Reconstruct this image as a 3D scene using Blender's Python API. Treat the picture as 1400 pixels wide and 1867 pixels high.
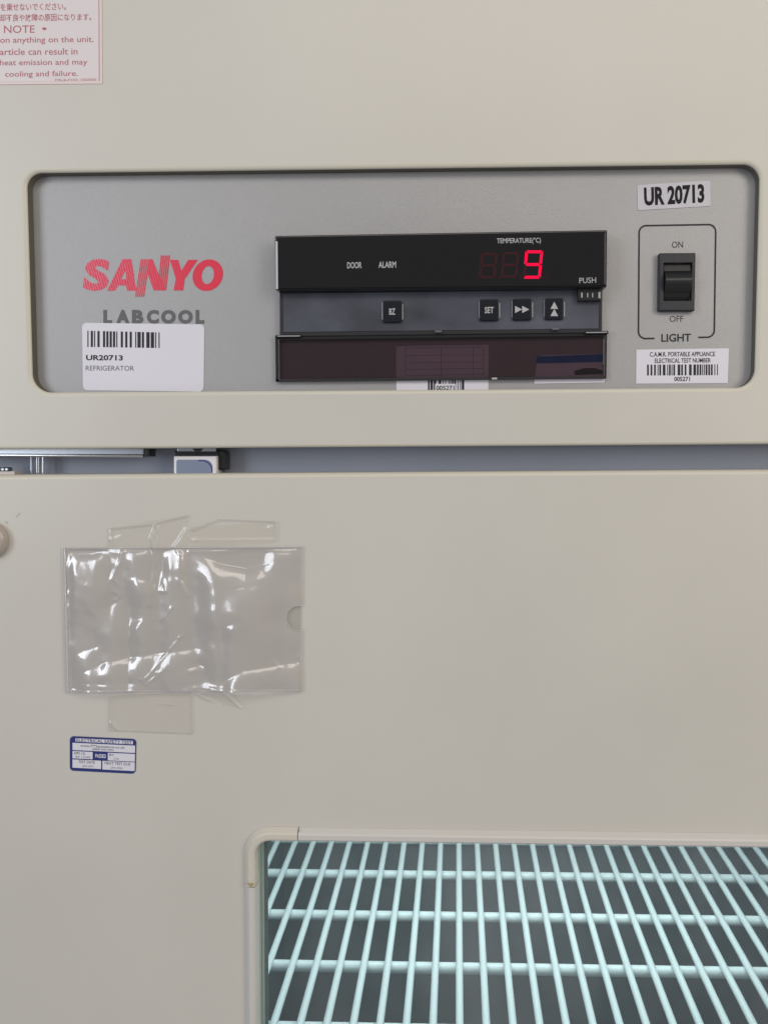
import bpy, bmesh, math, random
import numpy as np
from mathutils import Vector, Matrix
from mathutils.geometry import tessellate_polygon

scene = bpy.context.scene
for o in list(bpy.data.objects):
    bpy.data.objects.remove(o)
COL = scene.collection
random.seed(7)
rng = np.random.default_rng(7)

# ------------------------------------------------------------------ camera
# world: X right, Y into the fridge, Z up, metres. Front sheet of the fridge is Y = 0.
DIST = 0.42
FPX, PPX, PPY = 1400.0, 791.7, 893.2
PITCH, YAW, ROLL = 0.0540927, -0.0298482, 0.0043462
_cy, _sy, _cp, _sp = math.cos(YAW), math.sin(YAW), math.cos(PITCH), math.sin(PITCH)
_f = Vector((_sy*_cp, _cy*_cp, -_sp)); _r0 = Vector((_cy, -_sy, 0)); _d0 = _f.cross(_r0)
_c, _s = math.cos(ROLL), math.sin(ROLL)
AX_R = _c*_r0 + _s*_d0; AX_D = -_s*_r0 + _c*_d0; AX_F = _f
EYE = Vector((0, -DIST, 0))
cam = bpy.data.cameras.new('camera')
cam.sensor_fit = 'VERTICAL'; cam.sensor_height = 24.0; cam.lens = 24.0*FPX/1867.0
cam.shift_x = (700-PPX)/1867.0; cam.shift_y = -(933.5-PPY)/1867.0
cam.clip_start = 0.01; cam.clip_end = 100
cam_o = bpy.data.objects.new('camera', cam); COL.objects.link(cam_o)
m = Matrix.Identity(4)
for i in range(3):
    m[i][0] = AX_R[i]; m[i][1] = -AX_D[i]; m[i][2] = -AX_F[i]; m[i][3] = EYE[i]
cam_o.matrix_world = m
scene.camera = cam_o

# ------------------------------------------------------------------ light
scene.view_settings.view_transform = 'Standard'
scene.view_settings.look = 'None'
scene.view_settings.gamma = 1.0
scene.view_settings.use_curve_mapping = False
scene.view_settings.exposure = 0.0
world = bpy.data.worlds.new('World'); scene.world = world; world.use_nodes = True
bg = world.node_tree.nodes['Background']
bg.inputs[0].default_value = (0.95, 0.96, 1.0, 1); bg.inputs[1].default_value = 0.26
def area_lamp(name, loc, target, sx, sy, watts, color):
    l = bpy.data.lights.new(name, 'AREA'); l.shape = 'RECTANGLE'; l.size = sx; l.size_y = sy
    l.energy = watts; l.color = color
    o = bpy.data.objects.new(name, l); COL.objects.link(o)
    o.location = loc
    o.rotation_euler = (Vector(target)-Vector(loc)).to_track_quat('-Z', 'Y').to_euler()
    return o
area_lamp('window_light', (0.30, -1.70, 1.22), (0.05, 0, -0.05), 2.3, 0.62, 13.5, (1.0, 0.92, 0.82))
area_lamp('right_window_light', (1.08, -1.05, 0.32), (0.05, 0, 0.0), 0.50, 0.80, 8.0, (1.0, 0.89, 0.77))
area_lamp('side_window_light', (-1.15, -1.08, 0.30), (-0.05, 0, 0.0), 0.58, 0.90, 7.9, (0.86, 0.91, 1.0))
area_lamp('compartment_light', (0.06, 0.17, -0.17), (0.06, 0.21, -0.6), 0.46, 0.16, 0.92, (0.90, 1.0, 1.0))

scene.render.engine = 'CYCLES'
scene.cycles.max_bounces = 10
scene.cycles.transparent_max_bounces = 16
scene.cycles.sample_clamp_indirect = 6.0
scene.cycles.use_denoising = True

# ------------------------------------------------------------------ helpers
def P(px, py, Y=0.0):
    """photograph pixel -> (x, z) on the plane at depth Y"""
    d = AX_R*((px-PPX)/FPX) + AX_D*((py-PPY)/FPX) + AX_F
    t = (Y+DIST)/d.y
    return Vector((d.x*t, d.z*t))
MM = 0.0003          # about one photograph pixel on the front sheet, in metres

def quad_at(c):
    (ax, ay), (bx, by), (cx, cy), (dx, dy) = c       # TL TR BR BL
    def f(u, v):                                     # u right, v down
        return ((ax*(1-u)+bx*u)*(1-v)+(dx*(1-u)+cx*u)*v, (ay*(1-u)+by*u)*(1-v)+(dy*(1-u)+cy*u)*v)
    return f
def rect(x0, y0, x1, y1): return ((x0, y0), (x1, y0), (x1, y1), (x0, y1))
def round_poly(corners, radii, n=10):
    """pixel polygon with rounded corners (clockwise on screen)"""
    out = []; N = len(corners)
    if not hasattr(radii, '__len__'): radii = [radii]*N
    for i in range(N):
        p = Vector(corners[i]); a = Vector(corners[i-1]); b = Vector(corners[(i+1) % N]); r = radii[i]
        if r <= 0: out.append(tuple(p)); continue
        da = (a-p).normalized(); db = (b-p).normalized()
        half = math.acos(max(-1, min(1, da.dot(db))))/2
        t = r/math.tan(half); cen = p+(da+db).normalized()*(r/math.sin(half))
        s = p+da*t-cen; e = p+db*t-cen
        a0 = math.atan2(s.y, s.x); a1 = math.atan2(e.y, e.x)
        while a1-a0 > math.pi: a1 -= 2*math.pi
        while a1-a0 < -math.pi: a1 += 2*math.pi
        for k in range(n+1):
            q = a0+(a1-a0)*k/n
            out.append((cen.x+r*math.cos(q), cen.y+r*math.sin(q)))
    return out
def wpoly(pts, Y=0.0): return [P(x, y, Y) for x, y in pts]
def offset(loop, d, closed=True):
    """move a world (x,z) loop outwards by d metres (clockwise seen from the front)"""
    out = []; N = len(loop)
    for i in range(N):
        p = loop[i]
        a = loop[i-1] if (closed or i > 0) else p-(loop[i+1]-p)
        b = loop[(i+1) % N] if (closed or i < N-1) else p+(p-loop[i-1])
        d1 = (p-a); d2 = (b-p)
        if d1.length < 1e-9: d1 = d2
        if d2.length < 1e-9: d2 = d1
        d1 = d1.normalized(); d2 = d2.normalized()
        n1 = Vector((-d1.y, d1.x)); n2 = Vector((-d2.y, d2.x))
        n = (n1+n2)
        if n.length < 1e-6: n = n1.copy()
        n.normalize()
        out.append(p+n*(d/max(0.35, n.dot(n1))))
    return out

_text_cache = {}
def text_mesh(s, bold=0.0):
    k = (s, bold)
    if k in _text_cache: return _text_cache[k]
    c = bpy.data.curves.new('lettering', 'FONT'); c.body = s; c.offset = bold; c.resolution_u = 3
    o = bpy.data.objects.new('lettering', c); COL.objects.link(o)
    bpy.context.view_layer.update()
    me = bpy.data.meshes.new_from_object(o.evaluated_get(bpy.context.evaluated_depsgraph_get()))
    vs = [(v.co.x, v.co.y) for v in me.vertices]; fs = [tuple(p.vertices) for p in me.polygons]
    bpy.data.objects.remove(o); bpy.data.curves.remove(c); bpy.data.meshes.remove(me)
    x0 = min(v[0] for v in vs); x1 = max(v[0] for v in vs); y0 = min(v[1] for v in vs); y1 = max(v[1] for v in vs)
    vs = [((x-x0)/(x1-x0), (y1-y)/(y1-y0)) for x, y in vs]
    _text_cache[k] = (vs, fs); return vs, fs

class MB:
    def __init__(self): self.v = []; self.f = []; self.m = []; self.mats = []; self.sm = []
    def mi(self, mat):
        if mat not in self.mats: self.mats.append(mat)
        return self.mats.index(mat)
    def face(self, pts, mat, smooth=False):
        b = len(self.v); self.v += [tuple(p) for p in pts]
        self.f.append(tuple(range(b, b+len(pts)))); self.m.append(self.mi(mat)); self.sm.append(smooth)
    def mesh(self, verts, faces, mat, smooth=False):
        b = len(self.v); self.v += [tuple(p) for p in verts]
        for f in faces: self.f.append(tuple(b+i for i in f)); self.m.append(self.mi(mat)); self.sm.append(smooth)
    def flat(self, loop, Y, mat, holes=()):
        """flat polygon with holes facing the camera"""
        loops = [list(loop)]+[list(h) for h in holes]
        tris = tessellate_polygon([[Vector((p.x, p.y, 0)) for p in l] for l in loops])
        pts = [p for l in loops for p in l]; fs = []
        for t in tris:
            a, b, c = (pts[i] for i in t)
            fs.append(t if (b-a).cross(c-a) > 0 else t[::-1])
        self.mesh([(p.x, Y, p.y) for p in pts], fs, mat)
    def strip(self, la, Ya, lb, Yb, mat, closed=True, smooth=False):
        n = len(la); b = len(self.v)
        self.v += [(p.x, Ya, p.y) for p in la]+[(p.x, Yb, p.y) for p in lb]
        for i in range(n if closed else n-1):
            j = (i+1) % n
            self.f.append((b+i, b+j, b+n+j, b+n+i)); self.m.append(self.mi(mat)); self.sm.append(smooth)
    def sweep(self, loop, prof, mat, closed=True):
        loops = [(offset(loop, o, closed), y) for o, y in prof]
        for (a, ya), (b, yb) in zip(loops, loops[1:]): self.strip(a, ya, b, yb, mat, closed)
    def plate(self, loop, Yf, Yb, mat, bevel=0.0, side=None, seg=3):
        """solid slab: front at Yf, back at Yb, optional rounded front edge"""
        side = side or mat
        cur, yc = loop, Yf+bevel
        self.strip(loop, Yb, loop, yc, side)
        for k in range(1, seg+1) if bevel > 0 else ():
            a = math.pi/2*k/seg
            nl = offset(loop, -bevel*(1-math.cos(a))); ny = Yf+bevel*(1-math.sin(a))
            self.strip(cur, yc, nl, ny, side); cur, yc = nl, ny
        self.flat(cur, Yf, mat); self.flat(loop, Yb, side)
    def text(self, s, quad, Y, mat, bold=0.0):
        vs, fs = text_mesh(s, bold); q = quad_at(quad)
        w = [P(*q(u, v), Y) for u, v in vs]
        self.mesh([(p.x, Y, p.y) for p in w], [f[::1] for f in fs], mat)
    def bars(self, quad, Y, mat, seed, n=52, fill=0.5):
        r = random.Random(seed); q = quad_at(quad); x = 0.0; W = []
        while len(W) < n: W.append((r.choice((1, 1, 1, 2, 2, 3)), r.choice((1, 1, 1, 2, 2, 3))))
        tot = sum(a+b for a, b in W)-W[-1][1]
        for a, b in W:
            u0, u1 = x/tot, (x+a)/tot; x += a+b
            self.flat([P(*q(u, v), Y) for u, v in ((u0, 0), (u1, 0), (u1, 1), (u0, 1))], Y, mat)
    def poly_px(self, pts, Y, mat, holes=()):
        self.flat(wpoly(pts, Y), Y, mat, [wpoly(h, Y) for h in holes])
    def line_px(self, a, b, w, Y, mat):
        a = Vector(a); b = Vector(b); d = (b-a).normalized(); n = Vector((-d.y, d.x))*(w/2)
        self.poly_px([tuple(a+n), tuple(b+n), tuple(b-n), tuple(a-n)], Y, mat)
    def tube(self, pts, r, mat, n=10, cap=True):
        rings = []
        for i, p in enumerate(pts):
            p = Vector(p); a = Vector(pts[max(0, i-1)]); b = Vector(pts[min(len(pts)-1, i+1)])
            t = (b-a).normalized(); u = t.orthogonal().normalized() if abs(t.z) > .9 else t.cross(Vector((0, 0, 1))).normalized()
            w = t.cross(u)
            rings.append([p+(u*math.cos(k*2*math.pi/n)+w*math.sin(k*2*math.pi/n))*r for k in range(n)])
        vs = [v for R in rings for v in R]; fs = []
        for i in range(len(rings)-1):
            for k in range(n): fs.append((i*n+k, i*n+(k+1) % n, (i+1)*n+(k+1) % n, (i+1)*n+k))
        self.mesh(vs, fs, mat, True)
        if cap: self.face(rings[0][::-1], mat); self.face(rings[-1], mat)
    def box(self, x0, x1, y0, y1, z0, z1, mat):
        v = [(x, y, z) for x in (x0, x1) for y in (y0, y1) for z in (z0, z1)]
        self.mesh(v, [(0, 1, 3, 2), (4, 6, 7, 5), (0, 4, 5, 1), (2, 3, 7, 6), (0, 2, 6, 4), (1, 5, 7, 3)], mat)
    def dome(self, cx, cz, Y, prof, mat, n=48):
        """turned shape facing the camera: prof = [(radius, Y offset)]"""
        b = []
        for r, dy in prof: b.append([(cx+r*math.cos(k*2*math.pi/n), Y+dy, cz+r*math.sin(k*2*math.pi/n)) for k in range(n)])
        vs = [v for R in b for v in R]; fs = []
        for i in range(len(b)-1):
            for k in range(n): fs.append((i*n+k, i*n+(k+1) % n, (i+1)*n+(k+1) % n, (i+1)*n+k))
        self.mesh(vs, fs, mat, True); self.face(b[-1], mat)
    def build(self, name, parent=None, weld=False):
        me = bpy.data.meshes.new(name)
        vs = np.array(self.v, float); c = (vs.min(0)+vs.max(0))/2
        me.from_pydata([tuple(p-c) for p in vs], [], self.f)
        for mt in self.mats: me.materials.append(mt)
        me.polygons.foreach_set('material_index', self.m)
        me.polygons.foreach_set('use_smooth', self.sm)
        me.update()
        o = bpy.data.objects.new(name, me); COL.objects.link(o)
        o.location = Vector(c)-(wloc(parent) if parent else Vector((0, 0, 0)))
        if parent: o.parent = parent
        return o
def wloc(o):
    l = Vector(o.location)
    while o.parent: o = o.parent; l += o.location
    return l
def empty(name, loc):
    o = bpy.data.objects.new(name, None); o.location = loc; o.empty_display_size = 0.02; COL.objects.link(o); return o
def tag(o, label, cat=None, group=None):
    o['label'] = label
    if cat: o['category'] = cat
    if group: o['group'] = group
    return o

# ------------------------------------------------------------------ materials
def srgb(r, g, b):
    f = lambda c: (c/255/12.92) if c <= 10 else ((c/255+0.055)/1.055)**2.4
    return (f(r), f(g), f(b), 1)
def mat(name, col, rough=0.5, metal=0.0, bump=0.0, bscale=600, var=0.0, vscale=14, spec=0.5, stretch=None, coat=0.0):
    m = bpy.data.materials.new(name); m.use_nodes = True; nt = m.node_tree; b = nt.nodes['Principled BSDF']
    if len(col) == 3: col = (*col, 1)
    b.inputs['Base Color'].default_value = col; b.inputs['Roughness'].default_value = rough
    b.inputs['Metallic'].default_value = metal; b.inputs['Specular IOR Level'].default_value = spec
    b.inputs['Coat Weight'].default_value = coat; b.inputs['Coat Roughness'].default_value = 0.08
    tc = nt.nodes.new('ShaderNodeNewGeometry'); mp = nt.nodes.new('ShaderNodeMapping')
    nt.links.new(tc.outputs['Position'], mp.inputs['Vector'])
    if stretch: mp.inputs['Scale'].default_value = stretch
    if var > 0:
        n = nt.nodes.new('ShaderNodeTexNoise'); n.inputs['Scale'].default_value = vscale; n.inputs['Detail'].default_value = 5
        nt.links.new(mp.outputs[0], n.inputs['Vector'])
        r = nt.nodes.new('ShaderNodeValToRGB')
        r.color_ramp.elements[0].position = 0.3; r.color_ramp.elements[1].position = 0.7
        r.color_ramp.elements[0].color = tuple(c*(1-var) for c in col[:3])+(1,)
        r.color_ramp.elements[1].color = tuple(min(1, c*(1+var)) for c in col[:3])+(1,)
        nt.links.new(n.outputs['Fac'], r.inputs[0]); nt.links.new(r.outputs[0], b.inputs['Base Color'])
        mr = nt.nodes.new('ShaderNodeMapRange'); mr.inputs['To Min'].default_value = max(0, rough-0.06); mr.inputs['To Max'].default_value = rough+0.06
        nt.links.new(n.outputs['Fac'], mr.inputs['Value']); nt.links.new(mr.outputs[0], b.inputs['Roughness'])
    if bump > 0:
        n2 = nt.nodes.new('ShaderNodeTexNoise'); n2.inputs['Scale'].default_value = bscale; n2.inputs['Detail'].default_value = 3
        nt.links.new(mp.outputs[0], n2.inputs['Vector'])
        bp = nt.nodes.new('ShaderNodeBump'); bp.inputs['Strength'].default_value = bump; bp.inputs['Distance'].default_value = 0.001
        nt.links.new(n2.outputs['Fac'], bp.inputs['Height']); nt.links.new(bp.outputs[0], b.inputs['Normal'])
    return m
def film(name, tint, strength, rough, base=0.0, basecol=(1, 1, 1, 1), bump=0.0, bscale=300, cap=1.0, soft=0.0):
    """clear sheet: lets light through, mirrors by Fresnel"""
    m = bpy.data.materials.new(name); m.use_nodes = True; nt = m.node_tree
    for n in list(nt.nodes):
        if n.type == 'BSDF_PRINCIPLED': nt.nodes.remove(n)
    out = [n for n in nt.nodes if n.type == 'OUTPUT_MATERIAL'][0]
    tr = nt.nodes.new('ShaderNodeBsdfTransparent'); tr.inputs[0].default_value = tint
    body = tr
    if base > 0:
        df = nt.nodes.new('ShaderNodeBsdfDiffuse'); df.inputs[0].default_value = basecol
        mb = nt.nodes.new('ShaderNodeMixShader'); mb.inputs[0].default_value = base
        nt.links.new(tr.outputs[0], mb.inputs[1]); nt.links.new(df.outputs[0], mb.inputs[2]); body = mb
    gl = nt.nodes.new('ShaderNodeBsdfGlossy'); gl.inputs['Roughness'].default_value = rough
    gout = gl
    if soft > 0:
        g2 = nt.nodes.new('ShaderNodeBsdfGlossy'); g2.inputs['Roughness'].default_value = soft
        gm = nt.nodes.new('ShaderNodeMixShader'); gm.inputs[0].default_value = 0.5
        nt.links.new(gl.outputs[0], gm.inputs[1]); nt.links.new(g2.outputs[0], gm.inputs[2]); gout = gm
    fr = nt.nodes.new('ShaderNodeFresnel'); fr.inputs['IOR'].default_value = 1.5
    mu = nt.nodes.new('ShaderNodeMath'); mu.operation = 'MULTIPLY'; mu.use_clamp = True; mu.inputs[1].default_value = strength
    mn = nt.nodes.new('ShaderNodeMath'); mn.operation = 'MINIMUM'; mn.inputs[1].default_value = cap
    mx = nt.nodes.new('ShaderNodeMixShader')
    nt.links.new(fr.outputs[0], mu.inputs[0]); nt.links.new(mu.outputs[0], mn.inputs[0]); nt.links.new(mn.outputs[0], mx.inputs[0])
    nt.links.new(body.outputs[0], mx.inputs[1]); nt.links.new(gout.outputs[0], mx.inputs[2]); nt.links.new(mx.outputs[0], out.inputs['Surface'])
    if bump > 0:
        tc = nt.nodes.new('ShaderNodeNewGeometry')
        n2 = nt.nodes.new('ShaderNodeTexNoise'); n2.inputs['Scale'].default_value = bscale; n2.inputs['Detail'].default_value = 3
        bp = nt.nodes.new('ShaderNodeBump'); bp.inputs['Strength'].default_value = bump; bp.inputs['Distance'].default_value = 0.001
        nt.links.new(tc.outputs['Position'], n2.inputs['Vector'])
        nt.links.new(n2.outputs['Fac'], bp.inputs['Height']); nt.links.new(bp.outputs[0], gl.inputs['Normal']); nt.links.new(bp.outputs[0], fr.inputs['Normal'])
    return m
def glow(name, col, strength):
    m = bpy.data.materials.new(name); m.use_nodes = True; b = m.node_tree.nodes['Principled BSDF']
    b.inputs['Base Color'].default_value = (0.02, 0, 0, 1); b.inputs['Specular IOR Level'].default_value = 0.1; b.inputs['Emission Color'].default_value = col; b.inputs['Emission Strength'].default_value = strength
    return m

PAINT = mat('cream_enamel', (0.583, 0.565, 0.515), 0.36, bump=0.05, bscale=900, var=0.026, vscale=9)
EDGE = mat('cream_enamel_lit_edge', (0.61, 0.583, 0.495), 0.33)  # warm light on the rounded edges is put into this yellower colour
CABIN = mat('grey_cabinet_sheet', (0.33, 0.365, 0.45), 0.45, var=0.04)
PLATE = mat('silver_grey_film', (0.36, 0.36, 0.365), 0.42, metal=0.25, bump=0.20, bscale=2400, var=0.03, vscale=22)
BLACK = mat('black_plastic', (0.012, 0.012, 0.013), 0.30)
GLOSS = mat('gloss_black_acrylic', (0.010, 0.009, 0.010), 0.05, var=0.0, bump=0.012, bscale=60)
SATIN = mat('blue_grey_satin', (0.064, 0.070, 0.092), 0.34, var=0.45, vscale=24, stretch=(1, 1, 1.6))  # strong tone variation paints in soft reflections on the keypad plate
EDGE_GLINT = mat('painted_edge_glint', (0.55, 0.55, 0.58), 0.3)  # pale colour of the highlight painted along the display window edge
FRAME = mat('dark_frame', (0.02, 0.02, 0.023), 0.35)
BUTTON = mat('button_rubber', (0.010, 0.012, 0.018), 0.32, spec=0.25)
INKW = mat('white_ink', (0.43, 0.43, 0.44), 0.5)
INKB = mat('dark_ink', (0.035, 0.036, 0.042), 0.5, spec=0.15)
INKG = mat('grey_ink', (0.14, 0.14, 0.15), 0.5, spec=0.15)
LINEK = mat('pale_rule', (0.34, 0.34, 0.37), 0.5)
INKBLK = mat('black_ink', (0.012, 0.012, 0.014), 0.5, spec=0.15)
INKNOTE = mat('red_ink', (0.46, 0.16, 0.19), 0.5, spec=0.15)
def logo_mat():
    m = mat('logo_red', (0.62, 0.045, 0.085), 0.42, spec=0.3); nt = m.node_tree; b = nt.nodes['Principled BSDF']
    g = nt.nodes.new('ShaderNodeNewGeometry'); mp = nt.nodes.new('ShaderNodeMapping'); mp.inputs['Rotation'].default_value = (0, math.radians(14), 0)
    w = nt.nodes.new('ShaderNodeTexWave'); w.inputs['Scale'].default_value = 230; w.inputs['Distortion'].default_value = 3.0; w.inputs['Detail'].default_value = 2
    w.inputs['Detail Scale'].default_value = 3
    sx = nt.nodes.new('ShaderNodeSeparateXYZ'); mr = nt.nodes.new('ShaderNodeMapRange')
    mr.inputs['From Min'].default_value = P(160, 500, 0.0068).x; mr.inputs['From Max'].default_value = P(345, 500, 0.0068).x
    mr.inputs['To Min'].default_value = 1.0; mr.inputs['To Max'].default_value = 0.12  # stripes turn paler toward the left: sheen painted into the print
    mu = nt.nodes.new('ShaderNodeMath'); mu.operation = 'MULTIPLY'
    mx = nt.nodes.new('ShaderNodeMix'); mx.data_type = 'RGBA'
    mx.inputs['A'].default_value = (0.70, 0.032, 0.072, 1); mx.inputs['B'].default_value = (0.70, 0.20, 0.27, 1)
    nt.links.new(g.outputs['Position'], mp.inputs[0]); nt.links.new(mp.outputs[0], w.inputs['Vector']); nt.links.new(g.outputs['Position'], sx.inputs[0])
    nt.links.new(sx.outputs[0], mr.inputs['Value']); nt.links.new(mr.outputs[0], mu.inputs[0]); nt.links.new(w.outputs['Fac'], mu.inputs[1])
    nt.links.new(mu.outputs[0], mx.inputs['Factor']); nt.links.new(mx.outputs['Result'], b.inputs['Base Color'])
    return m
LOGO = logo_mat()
SWITCH = mat('switch_plastic', (0.022, 0.023, 0.030), 0.45)
ROCKER = mat('rocker_plastic', (0.016, 0.016, 0.017), 0.30)
LBL = mat('white_label_paper', (0.70, 0.69, 0.76), 0.45, var=0.015)
LBL2 = mat('pale_label_film', (0.53, 0.52, 0.57), 0.38, var=0.04, vscale=120)
NOTE = mat('pink_white_label', (0.70, 0.65, 0.66), 0.42, var=0.01)
NOTEEDGE = mat('label_margin', (0.74, 0.62, 0.60), 0.42)
BLUE = mat('navy_print', (0.020, 0.032, 0.17), 0.42)
BLUE2 = mat('blue_print', (0.05, 0.17, 0.48), 0.45, var=0.2, vscale=150)
TRIM = mat('cream_trim_plastic', (0.60, 0.58, 0.55), 0.38, var=0.012)
TRIMC = mat('yellowed_trim_plastic', (0.60, 0.57, 0.495), 0.40, var=0.02)
WELL = mat('window_well', (0.42, 0.44, 0.36), 0.5)
SPACER = mat('glass_spacer', (0.85, 0.90, 0.86), 0.35)
GASKET = mat('inner_gasket', (0.27, 0.275, 0.26), 0.6)
LINER = mat('grey_liner', (0.38, 0.415, 0.43), 0.55, var=0.05)
SHELF = mat('white_coated_wire', (0.75, 0.835, 0.84), 0.35)
CHROME = mat('chrome', (0.75, 0.76, 0.78), 0.12, metal=1.0)
STEEL = mat('steel', (0.40, 0.42, 0.45), 0.30, metal=1.0)
CAPM = mat('beige_cap', (0.44, 0.385, 0.34), 0.25, coat=0.3)
SMOKED = film('smoked_acrylic', (0.405, 0.325, 0.35, 1), 0.8, 0.05)
CLEAR = film('clear_edge', (0.8, 0.8, 0.82, 1), 1.6, 0.1, base=0.12, basecol=(0.7, 0.7, 0.75, 1))
POCKET = film('clear_vinyl', (1, 0.988, 0.99, 1), 3.2, 0.09, base=0.24, basecol=(1.0, 0.95, 0.91, 1), bump=0.12, bscale=160, cap=0.3, soft=0.27)
SEAM = film('welded_vinyl', (0.93, 0.92, 0.93, 1), 3.0, 0.18, base=0.62, basecol=(0.95, 0.93, 0.93, 1), bump=0.5, bscale=900)
TAPE = film('clear_tape', (0.996, 0.986, 0.976, 1), 1.2, 0.09, base=0.025, cap=0.3, soft=0.3, basecol=(0.85, 0.78, 0.70, 1), bump=0.06, bscale=120)
TAPEEDGE = film('tape_edge', (0.95, 0.93, 0.90, 1), 1.5, 0.2, base=0.40, basecol=(0.9, 0.86, 0.8, 1))
GLASS = film('door_glass', (0.865, 0.955, 0.96, 1), 1.2, 0.02, base=0.02, basecol=(0.85, 0.85, 0.9, 1))
def reflection_haze(m, lo, hi):
    nt = m.node_tree; mb = [n for n in nt.nodes if n.type == 'MIX_SHADER' and not n.inputs[0].is_linked][0]
    g = nt.nodes.new('ShaderNodeNewGeometry'); mp = nt.nodes.new('ShaderNodeMapping'); mp.inputs['Scale'].default_value = (1, 1, 0.45); mp.inputs['Rotation'].default_value = (0, 0.5, 0)
    n = nt.nodes.new('ShaderNodeTexNoise'); n.inputs['Scale'].default_value = 13; n.inputs['Detail'].default_value = 6; n.inputs['Roughness'].default_value = 0.6
    r = nt.nodes.new('ShaderNodeMapRange'); r.inputs['From Min'].default_value = 0.42; r.inputs['From Max'].default_value = 0.72; r.inputs['To Min'].default_value = lo; r.inputs['To Max'].default_value = hi
    nt.links.new(g.outputs['Position'], mp.inputs[0]); nt.links.new(mp.outputs[0], n.inputs['Vector']); nt.links.new(n.outputs['Fac'], r.inputs['Value']); nt.links.new(r.outputs[0], mb.inputs[0])
reflection_haze(GLASS, 0.008, 0.11)  # uneven diffuse patches stand in for a faint reflection on the glass
LED = glow('lit_segment', (1.0, 0.0, 0.055, 1), 1.15)
LEDOFF = mat('unlit_segment', (0.034, 0.004, 0.008), 0.5, spec=0.2)

# ------------------------------------------------------------------ refrigerator
fridge = empty('refrigerator', (0.04, 0.22, -1.00))
tag(fridge, 'cream laboratory refrigerator with recessed grey control panel above a glass door', 'refrigerator')
X0, X1 = -0.36, 0.44
ZTOP, ZBOT = 0.42, -1.00
PD = 0.0068                               # depth of the control panel plate

# upper panel with rounded opening
open_px = round_poly([(51, 316.7), (1383.3, 300.5), (1373.2, 707.1), (62.4, 716)], [27, 30, 36, 35], 14)
hole = wpoly(open_px, 0.002)
gt = [P(-1500, 829.3, .0), P(2400, 803.3, .0)]        # lower edge line of the upper panel
def line_at(g, x): return g[0]+(g[1]-g[0])*((x-g[0].x)/(g[1].x-g[0].x))
b = MB()
LR = 0.0023
prof = [(LR*(1-math.sin(a)), LR*(1-math.cos(a))) for a in [math.pi/2*k/8 for k in range(9)]]
lip_out = offset(hole, LR)
pb = 0.0018
bl, br = line_at(gt, X0)+Vector((0, pb)), line_at(gt, X1)+Vector((0, pb))
b.flat([Vector((X0, ZTOP)), Vector((X1, ZTOP)), br, bl], 0, PAINT, [lip_out])
loops = [(offset(hole, o), y) for o, y in reversed([(LR*(1-math.sin(t)), LR*(1-math.cos(t))) for t in [math.pi/2*k/8 for k in range(9)]])]
loops = [(offset(hole, LR*(1-math.sin(t))), 0.0015*(1-math.cos(t))) for t in [math.pi/2*k/8 for k in range(9)]]
for (a, ya), (c, yc) in zip(loops, loops[1:]): b.strip(a, ya, c, yc, EDGE, smooth=True)
WALLM = mat('opening_wall_shade', (0.13, 0.12, 0.095), 0.6)  # dark colour stands in for shade in the unlit gap behind the lip
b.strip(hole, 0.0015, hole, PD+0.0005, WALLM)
cz, cy_ = 0.0, 0.0
pts = [(pb*(1-math.sin(t)), pb*(1-math.cos(t))) for t in [math.pi/2*k/6 for k in range(7)]]
e0, e1 = line_at(gt, X0), line_at(gt, X1)
for k in range(6):
    (o1, y1), (o2, y2) = pts[k], pts[k+1]
    b.face([(e0.x, y1, e0.y+o1), (e1.x, y1, e1.y+o1), (e1.x, y2, e1.y+o2), (e0.x, y2, e0.y+o2)], EDGE)
b.face([(e0.x, pb, e0.y), (e1.x, pb, e1.y), (e1.x, .022, e1.y), (e0.x, .022, e0.y)], PAINT)
for x in (X0, X1): b.face([(x, 0, ZTOP), (x, .022, ZTOP), (x, .022, line_at(gt, x).y), (x, 0, line_at(gt, x).y)], PAINT)
b.face([(X0, 0, ZTOP), (X1, 0, ZTOP), (X1, .022, ZTOP), (X0, .022, ZTOP)], PAINT)
b.build('upper_panel', fridge)

# control panel plate
pl = MB()
pl.plate(offset(hole, 0.006), PD, PD+0.0012, PLATE)
panel = pl.build('control_panel', fridge)
YP = PD-0.00012

# logo lettering
lg = MB()
LX = lambda x, y: (140+x/5, 460+y/5)
LZ = [0]
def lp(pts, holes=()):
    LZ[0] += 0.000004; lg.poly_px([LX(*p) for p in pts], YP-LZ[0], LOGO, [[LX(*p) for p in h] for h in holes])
def stripes(tl, tr, br_, bl_, n, duty):
    for i in range(n):
        u0 = i/n; u1 = (i+duty)/n
        f = quad_at((tl, tr, br_, bl_)); lp([f(u0, 0), f(u1, 0), f(u1, 1), f(u0, 1)])
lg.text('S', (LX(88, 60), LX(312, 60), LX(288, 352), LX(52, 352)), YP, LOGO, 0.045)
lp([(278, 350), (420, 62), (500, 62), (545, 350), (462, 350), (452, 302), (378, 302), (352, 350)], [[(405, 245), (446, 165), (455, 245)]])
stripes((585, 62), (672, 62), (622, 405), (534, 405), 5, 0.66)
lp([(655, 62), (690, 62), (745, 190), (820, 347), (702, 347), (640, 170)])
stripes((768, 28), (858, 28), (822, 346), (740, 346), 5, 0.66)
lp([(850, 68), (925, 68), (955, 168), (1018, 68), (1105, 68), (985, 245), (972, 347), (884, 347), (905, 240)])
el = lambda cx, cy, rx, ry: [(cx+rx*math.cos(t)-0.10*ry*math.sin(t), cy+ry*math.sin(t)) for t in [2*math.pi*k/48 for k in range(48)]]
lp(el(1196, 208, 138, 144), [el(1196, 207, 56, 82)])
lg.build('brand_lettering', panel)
ml = MB()
_x = 189
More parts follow.
